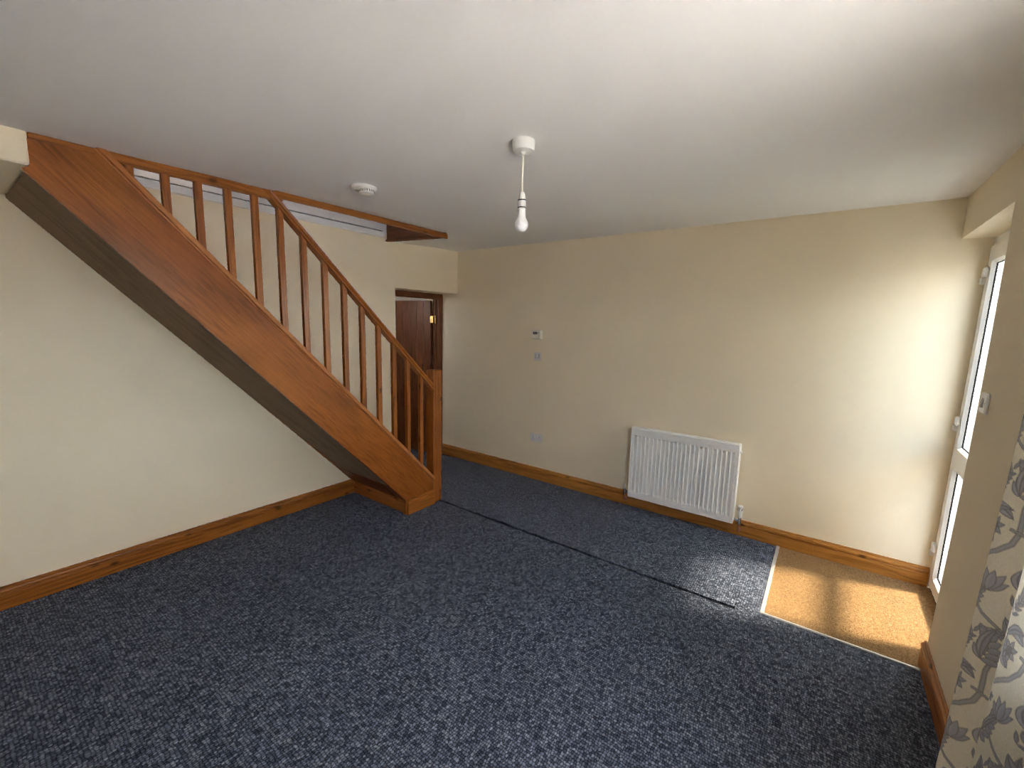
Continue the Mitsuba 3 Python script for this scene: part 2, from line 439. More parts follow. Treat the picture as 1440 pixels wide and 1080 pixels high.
obj('soffit_shade', prism([(2.262, 0.112), (2.262, 0.118), (2.10, zlow(2.10) + 0.001), (2.10, zlow(2.10) - 0.005)], (-L + 0.019, 0, 0), Y, Z, X, SX - 0.032 + L - 0.019), 'mat_wood_dark_cross', st, label='dark strip standing for the deep shade at the foot of the underside')  # dark wood colour stands in for the corner shade under the stairs
obj('foot_panel', box(-L + 0.02, SX - 0.003, 2.275, 2.29, 0.0, 0.16), 'mat_wood_dark_cross', st)
# treads and risers
RISE, GO, Y0 = 2.62 / 13, 0.193, 2.515
for i in range(13):
    y1, z1 = Y0 - GO * i, RISE * (i + 1)
    obj('riser', box(-L + 0.027, SX - 0.031, y1 - 0.013, y1, z1 - RISE + (0.001 if i else 0.0), z1 - 0.026), 'mat_wood_cross', st)
    if i < 12:
        obj('tread', box(-L + 0.027, SX - 0.031, y1 - GO - 0.012, y1 + 0.018, z1 - 0.026, z1, 0.004), 'mat_wood_cross', st)
# newel post
obj('newel_post', box(SX - 0.094, SX + 0.002, 2.562, 2.660, 0.0, 1.194, 0.004), 'mat_wood_upright', st, label='square newel post at the foot of the stairs')
# plinth round the foot
pl = prism([(a, b) for a, b in BB], (SX, 2.262, 0), X, Z, Y, 2.561 - 2.262)
obj('plinth', pl, 'mat_wood_left', st, smooth=25)
pl2 = prism(BB, (-L + 0.018, 2.282, 0), (0, -1, 0), Z, X, L + SX - 0.018 + 0.0195)
obj('plinth', pl2, 'mat_wood_cross', st, smooth=25)


# handrail
HS = 0.995


def zrail(y):                           # underside of the handrail
    return 1.030 + (2.553 - y) * HS


half = [(0.030, 0), (0.030, 0.008), (0.022, 0.009), (0.020, 0.013), (0.024, 0.018), (0.033, 0.020), (0.035, 0.026), (0.033, 0.031), (0.026, 0.032), (0.024, 0.035), (0.020, 0.041)]
RAIL = half + [(-a, b) for a, b in half[::-1]]
hl_ = math.hypot(1, HS)
ha, hn = np.array([0, -1, HS]) / hl_, np.array([0, HS, 1]) / hl_
hr = prism(RAIL, (SX - 0.017, 2.75, zrail(2.75)), X, hn, ha, 2.4)
hr = clip(clip(hr, (0, 2.562, 0), (0, -1, 0)), (0, 0, 2.343), (0, 0, -1))
obj('handrail', hr, 'mat_wood_rail', st, smooth=20, label='moulded sloping handrail')
# balusters
for k_ in range(14):
    y = 2.430 - 0.1375 * k_
    hw = 0.0165
    top = lambda q: min(zrail(q) + 0.004, 2.300)
    bot = lambda q: zcap(q) + 0.010
    pts = [(x, q, f(q)) for x in (SX - 0.002, SX - 0.032) for q in (y - hw, y + hw) for f in (bot, top)]
    obj('baluster', hull(pts), 'mat_wood_upright', st)
# trims along the edge of the stair opening
obj('upper_rail', box(SX - 0.034, SX + 0.006, ytop + 0.03, 1.345, 2.297, 2.343, 0.003), 'mat_wood_left', st, label='level rail under the ceiling that the upper balusters meet')
tr = prism([(2.312, -0.0), (2.350, -0.0), (2.350, 0.018), (2.312, 0.018)], (SX + 0.008, 1.30, 0), Z, (-1, 0, 0), Y, 2.722 - 1.30)
struct('trim_1', tr, 'mat_wood_left', 'stained trim along the edge of the stair opening')
struct('trim_2', box(SX - 0.02, SX + 0.009, 0.328, ytop - 0.008, 2.309, 2.333, 0.002), 'mat_wood_left', 'short stained trim between the stringer and the ceiling')
fas = prism([(0, 2.352), (-0.030, 2.352), (-0.034, 2.358), (-0.034, 2.366), (-0.026, 2.372), (-0.018, 2.376), (-0.018, 2.66), (0, 2.66)], (-L + 0.002, 2.712, 0), Y, Z, X, L + SX + 0.004)
v_ = np.array(fas.vertices)
v_[:, 2] -= 0.047 * (v_[:, 0] + L)
fas.vertices = v_
struct('trim_3', fas, 'mat_wood_dark_cross', 'dark stained board across the end of the stair opening', smooth=20)
struct('trim_4', box(OPEN_X + 0.002, SX - 0.012, OPEN_Y0 + 0.3, 2.69, 2.345, 2.66), 'mat_wood_left', 'stained lining inside the edge of the stair opening')

# ================================================================== INNER DOORWAY: pine plank door, open into the hall
FX = -L - 0.246                         # plane of the frame's room face
d2 = struct_root('door_2', 'open pine plank door in the doorway beside the stairs')
obj('frame_head', box(FX - 0.09, FX + 0.012, 2.70, D + 0.02, 1.872, 1.931, 0.003), 'mat_wood_dark_cross', d2)
obj('frame_jamb', box(FX - 0.09, FX + 0.012, 3.605, D - 0.001, 0.0, 1.872, 0.003), 'mat_wood_dark', d2)
obj('frame_stop', box(FX - 0.075, FX - 0.035, 3.590, 3.605, 0.0, 1.872, 0.002), 'mat_wood_dark', d2)
obj('frame_jamb', box(FX - 0.09, FX + 0.012, 2.72, 2.78, 0.0, 1.872, 0.003), 'mat_wood_dark', d2)
dleaf = f'{d2}__leaf'
HX, HY = FX - 0.055, 3.588
ang = math.radians(-99.0)
dd = np.array([math.sin(ang), math.cos(ang), 0.0])      # along the leaf from the hinge
nn = np.array([dd[1], -dd[0], 0.0])
if nn @ (EYE - np.array([HX, HY, 0])) < 0:
    nn = -nn


def leaf_box(a0, a1, t0, t1, z0, z1, b=0.003):
    m = box(a0, a1, t0, t1, z0, z1, b)
    M = np.eye(4)
    M[:3, 0], M[:3, 1], M[:3, 3] = dd, nn, (HX, HY, 0)
    m.apply_transform(M)
    if np.linalg.det(M[:3, :3]) < 0:
        m.invert()
    return m


labels[dleaf] = {'label': 'dark stained plank leaf standing open'}
a = 0.03
for i in range(7):
    w = 0.104
    obj('plank', leaf_box(a, a + w - 0.002, 0.0, 0.034, 0.015, 1.855), 'mat_wood_dark', dleaf)
    a += w
for z in (0.28, 1.55):
    obj('ledge', leaf_box(0.05, 0.74, -0.022, 0.0, z - 0.05, z + 0.05), 'mat_wood_dark_cross', dleaf)
hz = 1.635
for z in (hz, 0.22):
    hk = obj('hinge', cat(box(HX - 0.02, HX + 0.024, HY - 0.002, HY + 0.003, z - 0.040, z + 0.040), trimesh.creation.cylinder(0.0065, segment=[(HX + 0.024, HY - 0.004, z - 0.042), (HX + 0.024, HY - 0.004, z + 0.042)], sections=16),
                           leaf_box(-0.012, 0.03, 0.034, 0.038, z - 0.040, z + 0.040, 0.001)), 'mat_brass', d2, label='brass hinge' if z == hz else None)

# ================================================================== GLAZED OUTER DOOR (white plastic)
d1 = struct_root('door_1', 'white plastic glazed door in the recess at the right')
DK, DX0 = 0.0106, 0.668                 # lean and x at the floor of its room face


def dm(m):
    return lean(m, 0, DK)


fx0, fx1 = DX0 + 0.012, DX0 + 0.082     # frame depth
obj('frame_jamb', dm(box(fx0, fx1, 3.622, D - 0.001, 0.0, 2.160, 0.004)), 'mat_upvc', d1)
obj('frame_jamb', dm(box(fx0, fx1, 2.700, 2.815, 0.0, 2.160, 0.004)), 'mat_upvc', d1)
obj('frame_head', dm(box(fx0, fx1, 2.815, 3.612, 2.105, 2.162, 0.004)), 'mat_upvc', d1)
obj('threshold', dm(box(fx0 - 0.004, fx1, 2.815, 3.612, 0.0, 0.028, 0.004)), 'mat_aluminium', d1)
lk = f'{d1}__leaf'
labels[lk] = {'label': 'white glazed door leaf'}
lx0, lx1 = DX0, DX0 + 0.066
GY0, GY1 = 2.935, 3.545                 # glass edges in y
GZ = ((0.125, 0.800), (0.955, 2.005))
LY0, LY1, LZ0, LZ1 = 2.822, 3.648, 0.032, 2.110
leafp = sg.box(LY0, LZ0, LY1, LZ1)
for z0, z1 in GZ:
    leafp = leafp.difference(sg.box(GY0 - 0.022, z0 - 0.022, GY1 + 0.022, z1 + 0.022))
obj('stiles', dm(prism(leafp, (lx0, 0, 0), Y, Z, X, lx1 - lx0)), 'mat_upvc', lk)
for z0, z1 in GZ:
    # sloped glazing bead on the room side, and one outside, each as a mitred ring
    def ring(xa, xb, o_a, o_b, th):
        """A four-sided ring whose outer edge is fixed and inner edge slopes from o_a at x=xa to o_b at x=xb."""
        V, F = [], []
        for (x, o) in ((xa, 0.022), (xa, o_a), (xb, o_b), (xb, 0.022)):
            for (sy, sz) in ((0, 0), (1, 0), (1, 1), (0, 1)):
                V.append((x, (GY0 - o if sy == 0 else GY1 + o), (z0 - o if sz == 0 else z1 + o)))
        for q in range(4):
            for c in range(4):
                i0, i1 = q * 4 + c, q * 4 + (c + 1) % 4
                j0, j1 = ((q + 1) % 4) * 4 + c, ((q + 1) % 4) * 4 + (c + 1) % 4
                F += [(i0, i1, j1), (i0, j1, j0)]
        mm = trimesh.Trimesh(np.array(V), np.array(F))
        mm.fix_normals()
        return mm
    obj('glazing_bead', dm(ring(lx0 - 0.003, lx0 + 0.014, 0.018, 0.004, 0)), 'mat_upvc', lk)
    obj('gasket', dm(ring(lx0 + 0.0145, lx0 + 0.0200, 0.002, 0.0, 0)), 'mat_black', lk)
    g = trimesh.Trimesh(np.array([(lx0 + 0.021, GY0 - 0.018, z0 - 0.018), (lx0 + 0.021, GY1 + 0.018, z0 - 0.018), (lx0 + 0.021, GY1 + 0.018, z1 + 0.018), (lx0 + 0.021, GY0 - 0.018, z1 + 0.018)]), np.array([(0, 1, 2), (0, 2, 3)]), process=False)
    obj('pane', dm(g), 'mat_door_glass', lk)
for z in (1.945, 1.075, 0.265):
    hk = obj('hinge', dm(box(lx0 - 0.020, lx0 + 0.001, 3.592, 3.648, z - 0.006, z + 0.048, 0.006)), 'mat_upvc', d1, label=None)
    obj('knuckle', dm(cat(box(lx0 - 0.022, lx0 + 0.013, 3.636, 3.659, z - 0.046, z - 0.007, 0.005))), 'mat_upvc', hk)
obj('lever_handle', dm(cat(box(lx0 - 0.011, lx0 + 0.001, 2.845, 2.875, 0.93, 1.15, 0.004), tube([(lx0 - 0.01, 2.86, 1.08), (lx0 - 0.045, 2.86, 1.08), (lx0 - 0.048, 2.975, 1.078)], 0.009))), 'mat_upvc', d1)

# window in the right wall beside the camera (out of frame; lights the room)
w1 = struct_root('window_1', 'white window in the right wall behind the curtain')
wx = RX0 + 0.13


def wm(m):
    return lean(m, 0, RK)


wf = sg.box(WY0, WZ0, WY1, WZ1).difference(sg.box(WY0 + 0.06, WZ0 + 0.06, 0.78, WZ1 - 0.06)).difference(sg.box(0.84, WZ0 + 0.06, WY1 - 0.06, WZ1 - 0.06))
obj('window_frame', wm(prism(wf, (wx, 0, 0), Y, Z, X, 0.06)), 'mat_upvc', w1)
for ya, yb in ((WY0 + 0.05, 0.79), (0.83, WY1 - 0.05)):
    g = trimesh.Trimesh(np.array([(wx + 0.03, ya, WZ0 + 0.05), (wx + 0.03, yb, WZ0 + 0.05), (wx + 0.03, yb, WZ1 - 0.05), (wx + 0.03, ya, WZ1 - 0.05)]), np.array([(0, 1, 2), (0, 2, 3)]), process=False)
    obj('pane', wm(g), 'mat_glass', w1)
obj('window_sill', wm(box(RX0 - 0.02, wx, WY0 - 0.03, WY1 + 0.03, WZ0 - 0.022, WZ0, 0.004)), 'mat_upvc', w1)

# ================================================================== ENTRANCE MAT and its metal edgings
mt = obj('door_mat', prism(sg.box(-0.150, 2.700, DX0 + 0.015, D - 0.019), (0, 0, -0.009), X, Y, Z, 0.011), 'mat_coir')
tag(mt, 'brown coir mat let into the floor in front of the glazed door', 'mat')
e1 = obj('edging_strip', hull([(x, y, z) for y in (2.700, D - 0.020) for x, z in ((-0.165, -0.004), (-0.160, 0.006), (-0.143, 0.006), (-0.138, -0.004))]), 'mat_edging')
tag(e1, 'short silver metal edging strip between the carpet and the left end of the mat', 'edging strip')
e2 = obj('edging_strip', hull([(x, y, z) for x in (-0.163, RX0 - 0.018) for y, z in ((2.682, -0.004), (2.686, 0.006), (2.698, 0.006), (2.702, -0.004))]), 'mat_edging')
tag(e2, 'long silver metal edging strip along the room side of the mat', 'edging strip')

# ================================================================== RADIATOR
rd = thing('radiator', 'white ribbed panel radiator on the far wall', 'radiator')
rx0, rx1, rz0, rz1, ry = -1.302, -0.462, 0.118, 0.735, D - 0.098
# pressed front panel: flutes between flat borders
def panel_mesh():
    n = 24
    bx0, bx1, bz0, bz1 = rx0 + 0.020, rx1 - 0.020, rz0 + 0.045, rz1 - 0.050
    pitch = (bx1 - bx0) / n
    xs = [rx0]
    prof = [0.0]
    for i in range(n):
        for t, hgt in ((0.0, 0.0), (0.07, 0.0), (0.13, 0.35), (0.22, 1.0), (0.78, 1.0), (0.87, 0.35), (0.93, 0.0)):
            xs.append(bx0 + pitch * (i + t))
            prof.append(hgt)
    xs += [bx1, rx1]
    prof += [0.0, 0.0]
    zs = [rz0, bz0, bz0 + 0.010, bz0 + 0.024, bz1 - 0.024, bz1 - 0.010, bz1, rz1]
    env = [0, 0, 0.35, 1, 1, 0.35, 0, 0]
    V = [(x, ry + 0.014 * p * e, z) for z, e in zip(zs, env) for x, p in zip(xs, prof)]
    # flutes are pressed inwards (away from the room) and the ribs stand proud at the panel's plane
    nx, F = len(xs), []
    for j in range(len(zs) - 1):
        for i in range(nx - 1):
            a_, b_, c_, d_ = j * nx + i, j * nx + i + 1, (j + 1) * nx + i + 1, (j + 1) * nx + i
            F += [(a_, b_, c_), (a_, c_, d_)]
    front = trimesh.Trimesh(np.array(V), np.array(F), process=False)
    return front


front = panel_mesh()
back = box(rx0, rx1, ry + 0.016, ry + 0.020, rz0, rz1)
rims = cat(box(rx0 - 0.001, rx1 + 0.001, ry - 0.001, ry + 0.016, rz0 - 0.003, rz0 + 0.004, 0.002), box(rx0 - 0.001, rx1 + 0.001, ry - 0.001, ry + 0.016, rz1 - 0.004, rz1 + 0.003, 0.002),
           box(rx0 - 0.003, rx0 + 0.004, ry - 0.001, ry + 0.016, rz0, rz1, 0.002), box(rx1 - 0.004, rx1 + 0.003, ry - 0.001, ry + 0.016, rz0, rz1, 0.002))
obj('front_panel', cat(front, back, rims), 'mat_radiator', rd, smooth=30)
by0, by1 = ry + 0.020, D - 0.036
fins = [box(x, x + 0.0018, by0, by1, rz0 + 0.04, rz1 - 0.03) for x in np.linspace(rx0 + 0.03, rx1 - 0.03, 48)]
k_ = obj('convector_fins', cat(*fins), 'mat_radiator', rd)
labels[k_] = {'kind': 'stuff', 'label': 'thin convector fins behind the panel'}
# top grille: frame with many cross bars
bars = [box(x, x + 0.006, ry + 0.012, D - 0.034, rz1 + 0.0035, rz1 + 0.0065) for x in np.arange(rx0 + 0.012, rx1 - 0.016, 0.0125)]
k_ = obj('grille_bars', cat(*bars), 'mat_radiator', rd)
labels[k_] = {'kind': 'stuff', 'label': 'narrow bars of the top grille'}
obj('grille_frame', cat(box(rx0 - 0.002, rx1 + 0.002, ry + 0.000, ry + 0.013, rz1, rz1 + 0.008, 0.0015), box(rx0 - 0.002, rx1 + 0.002, D - 0.036, D - 0.028, rz1, rz1 + 0.008, 0.0015),
                         box(rx0 - 0.002, rx0 + 0.012, ry + 0.012, D - 0.034, rz1, rz1 + 0.008, 0.0015), box(rx1 - 0.012, rx1 + 0.002, ry + 0.012, D - 0.034, rz1, rz1 + 0.008, 0.0015)), 'mat_radiator', rd)
for xa in (rx0 - 0.006, rx1 + 0.003):
    obj('side_panel', box(xa, xa + 0.003, ry + 0.017, D - 0.030, rz0 + 0.02, rz1 + 0.004, 0.001), 'mat_radiator', rd)
obj('back_plate', box(rx0 + 0.01, rx1 - 0.01, D - 0.036, D - 0.032, rz0 + 0.03, rz1 - 0.02), 'mat_radiator', rd)
for xa in (rx0 + 0.12, rx1 - 0.15):
    obj('wall_bracket', box(xa, xa + 0.03, D - 0.033, D, rz0 + 0.06, rz1 - 0.06), 'mat_radiator', rd)
obj('bleed_plug', cat(lathe([(0, 0), (0.011, 0), (0.012, 0.010), (0.008, 0.014), (0, 0.014)], (rx1 + 0.005, ry + 0.030, rz1 - 0.052), 20, (1, 0, 0))), 'mat_white_plastic', rd, smooth=30)
vz = rz0 + 0.028
# valves with chrome bodies, white caps and copper tails into the baseboard
for side, xv in ((-1, rx0 - 0.042), (1, rx1 + 0.045)):
    big = side > 0
    vy = ry + 0.030
    body = cat(lathe([(0, -0.030), (0.008, -0.030), (0.011, -0.024), (0.011, 0.016), (0.013, 0.018), (0.013, 0.026), (0, 0.026)], (xv, vy, vz), 20),
               trimesh.creation.cylinder(0.008, segment=[(xv, vy, vz), (xv - side * 0.042, vy, vz)], sections=16),
               trimesh.creation.cylinder(0.0125, segment=[(xv - side * 0.014, vy, vz), (xv - side * 0.030, vy, vz)], sections=6))
    vk = obj('valve', body, 'mat_chrome', rd, smooth=30, label='thermostatic radiator valve with a tall white head' if big else 'lockshield radiator valve with a small white cap')
    if big:
        hd = cat(lathe([(0, 0.024), (0.015, 0.024), (0.0175, 0.032), (0.0175, 0.078), (0.0165, 0.082), (0.0165, 0.100), (0.0185, 0.104), (0.0185, 0.114), (0.012, 0.118), (0, 0.118)], (xv, vy, vz), 28))
        obj('valve_head', hd, 'mat_white_plastic', vk, smooth=30)
        slots = [box(xv + 0.0172 * math.cos(t) - 0.0022, xv + 0.0172 * math.cos(t) + 0.0022, vy + 0.0172 * math.sin(t) - 0.0022, vy + 0.0172 * math.sin(t) + 0.0022, vz + 0.082, vz + 0.104) for t in np.arange(6) * math.pi / 3 + 0.35]
        obj('valve_slots', cat(*slots), 'mat_grey_dark', vk)
    else:
        hd = lathe([(0, 0.024), (0.012, 0.024), (0.0135, 0.03), (0.0135, 0.040), (0.010, 0.052), (0.0095, 0.062), (0.006, 0.068), (0, 0.068)], (xv, vy, vz), 24)
        obj('valve_cap', hd, 'mat_white_plastic', vk, smooth=30)
    zp = 0.058
    obj('pipe', cat(tube([(xv, vy, vz - 0.025), (xv, vy, zp), (xv, D - 0.019, zp)], 0.0068), lathe([(0.0068, 0), (0.014, 0), (0.013, 0.004), (0.0068, 0.005)], (xv, D - 0.0185, zp), 20, (0, -1, 0)),
                    ), 'mat_copper', vk, smooth=40)

# ================================================================== WALL PLATES
th = thing('thermostat', 'cream room thermostat with a dark display, highest of the fittings on the far wall', 'thermostat')
obj('case', box(-2.437, -2.318, D - 0.030, D, 1.464, 1.552, 0.006), 'mat_thermostat', th)
obj('case_base', box(-2.441, -2.314, D - 0.008, D, 1.460, 1.556, 0.003), 'mat_thermostat', th)
obj('display', box(-2.408, -2.358, D - 0.0312, D - 0.028, 1.512, 1.536, 0.0006), 'mat_black', th)
obj('display_digits', cat(*[box(x, x + 0.006, D - 0.0318, D - 0.031, 1.519, 1.5285) for x in (-2.396, -2.386, -2.372)]), 'mat_grey_mid', th)
obj('button', box(-2.351, -2.339, D - 0.033, D - 0.029, 1.517, 1.531, 0.001), 'mat_grey_mid', th)
obj('button', box(-2.400, -2.372, D - 0.0318, D - 0.029, 1.503, 1.507, 0.0005), 'mat_grey_mid', th)

sp = thing('wall_switch', 'small square white switch plate below the thermostat', 'light switch')
obj('plate', box(-2.404, -2.318, D - 0.010, D, 1.243, 1.329, 0.004), 'mat_grey_white', sp)
obj('surround', box(-2.388, -2.334, D - 0.0118, D - 0.009, 1.268, 1.312, 0.0015), 'mat_grey_mid', sp)
obj('rocker', hull([(x, y, z) for x in (-2.373, -2.349) for y, z in ((D - 0.010, 1.270), (D - 0.010, 1.310), (D - 0.013, 1.310), (D - 0.017, 1.272))]), 'mat_grey_white', sp)
for x in (-2.394, -2.328):
    obj('screw', lathe([(0, 0), (0.003, 0), (0.0022, 0.0012), (0, 0.0014)], (x, D - 0.010, 1.286), 12, (0, -1, 0)), 'mat_grey_mid', sp)

so = thing('wall_socket', 'white double electrical socket low on the far wall above the baseboard', 'electrical socket')
sx0, sz0 = -2.416, 0.401
obj('plate', box(sx0, sx0 + 0.147, D - 0.011, D, sz0, sz0 + 0.086, 0.004), 'mat_grey_white', so)
for cx in (sx0 + 0.037, sx0 + 0.110):
    sgn = 1 if cx < sx0 + 0.07 else -1
    obj('rocker', hull([(cx + sgn * 0.020 + q, y, z) for q in (-0.007, 0.007) for y, z in ((D - 0.0105, sz0 + 0.050), (D - 0.0105, sz0 + 0.076), (D - 0.012, sz0 + 0.076), (D - 0.0155, sz0 + 0.052))]), 'mat_white_plastic', so)
    obj('pin_hole', box(cx - 0.0022, cx + 0.0022, D - 0.0115, D - 0.0105, sz0 + 0.045, sz0 + 0.056), 'mat_black', so)
    for q in (-0.011, 0.011):
        obj('pin_hole', box(cx + q - 0.0035, cx + q + 0.0035, D - 0.0115, D - 0.0105, sz0 + 0.022, sz0 + 0.027), 'mat_black', so)
for x in (sx0 + 0.013, sx0 + 0.134):
    obj('screw', lathe([(0, 0), (0.003, 0), (0.0022, 0.0012), (0, 0.0014)], (x, D - 0.011, sz0 + 0.043), 12, (0, -1, 0)), 'mat_grey_mid', so)

rs = thing('wall_switch', 'white light switch on the right wall beside the glazed door', 'light switch')
wxs = RX0 + RK * 1.33
sy, szc = 2.585, 1.330
obj('plate', lean(box(wxs - 0.012, wxs, sy - 0.043, sy + 0.043, szc - 0.043, szc + 0.043, 0.004), 0, RK, szc), 'mat_white_plastic', rs)
obj('rocker', hull([(x, sy + q, z) for q in (-0.011, 0.011) for x, z in ((wxs - 0.011, szc - 0.020), (wxs - 0.011, szc + 0.020), (wxs - 0.013, szc + 0.020), (wxs - 0.018, szc - 0.018))]), 'mat_grey_mid', rs)
for q in (-0.032, 0.032):
    obj('screw', lathe([(0, 0), (0.003, 0), (0.0022, 0.0012), (0, 0.0014)], (wxs - 0.012, sy + q, szc), 12, (-1, 0, 0)), 'mat_grey_mid', rs)

# ================================================================== PENDANT LAMP
px, py = -1.148, 1.613
pz = float(zceil(px, py))
pd = thing('pendant_lamp', 'bare white bulb hanging on a short flex from a ceiling rose', 'pendant lamp')
obj('ceiling_rose', lathe([(0, 0.004), (0.040, 0.004), (0.043, 0.0), (0.049, 0.0), (0.049, -0.010), (0.0475, -0.036), (0.044, -0.043), (0.036, -0.045), (0.012, -0.047), (0.009, -0.054), (0.0045, -0.056), (0, -0.056)][1:], (px, py, pz), 48), 'mat_white_plastic', pd, smooth=30)
obj('flex', tube([(px, py, pz - 0.050), (px - 0.001, py, 2.26), (px - 0.0005, py, 2.172)], 0.0042, 14), 'mat_cord', pd, smooth=40)
bz = 2.013
hk = obj('lamp_holder', lathe([(0.0045, 0.167), (0.010, 0.166), (0.0125, 0.160), (0.0165, 0.140), (0.0172, 0.1335), (0.0180, 0.1315), (0.0180, 0.107), (0.0185, 0.1065), (0.0185, 0.1045), (0.0165, 0.104), (0.0165, 0.097), (0.010, 0.097)], (px, py, bz), 40), 'mat_white_plastic', pd, smooth=30)
for z, r in ((0.1312, 0.0188), (0.1010, 0.0182)):
    obj('dark_ring', lathe([(0.012, 0), (r, 0), (r, 0.0044), (0.012, 0.0044)], (px, py, bz + z), 40), 'mat_black', hk, smooth=30)
bulb = [(0.0, 0.0)]
for t in np.linspace(0.12, 2.25, 22):
    bulb.append((0.0305 * math.sin(t), 0.0305 - 0.0305 * math.cos(t)))
bulb += [(0.0205, 0.0565), (0.0178, 0.065), (0.0162, 0.075), (0.0155, 0.088), (0.0150, 0.096), (0.010, 0.0965)]
obj('bulb', lathe(bulb, (px, py, bz), 48), 'mat_bulb', pd, smooth=40)
obj('bulb_cap', lathe([(0.0, 0.094), (0.0122, 0.094), (0.0122, 0.106), (0, 0.106)], (px, py, bz), 32), 'mat_aluminium', pd, smooth=30)

# ================================================================== SMOKE ALARM
ax_, ay_ = -2.215, 1.560
az_ = float(zceil(ax_, ay_))
al = thing('smoke_alarm', 'round white smoke alarm on the ceiling near the stair opening', 'smoke alarm')
obj('base', lathe([(0, 0), (0.071, 0), (0.072, -0.006), (0.070, -0.011), (0.064, -0.015), (0, -0.017)], (ax_, ay_, az_), 56), 'mat_white_plastic', al, smooth=30)
obj('sensor_ring', lathe([(0, -0.014), (0.041, -0.014), (0.041, -0.034), (0.038, -0.0385), (0.030, -0.040), (0, -0.041)], (ax_ + 0.018, ay_ + 0.008, az_), 48), 'mat_white_plastic', al, smooth=30)
for i in range(22):
    t = 2 * math.pi * i / 22
    m = box(0.039, 0.0422, -0.0022, 0.0022, -0.033, -0.019)
    m.apply_transform(trimesh.transformations.rotation_matrix(t, Z))
    m.apply_translation((ax_ + 0.018, ay_ + 0.008, az_))
    obj('vent_slot', m, 'mat_grey_dark', al)
m = lathe([(0, -0.0155), (0.012, -0.0155), (0.012, -0.019), (0.010, -0.020), (0, -0.020)], (ax_ - 0.042, ay_ - 0.012, az_), 24)
obj('test_button', m, 'mat_grey_mid', al, smooth=30)

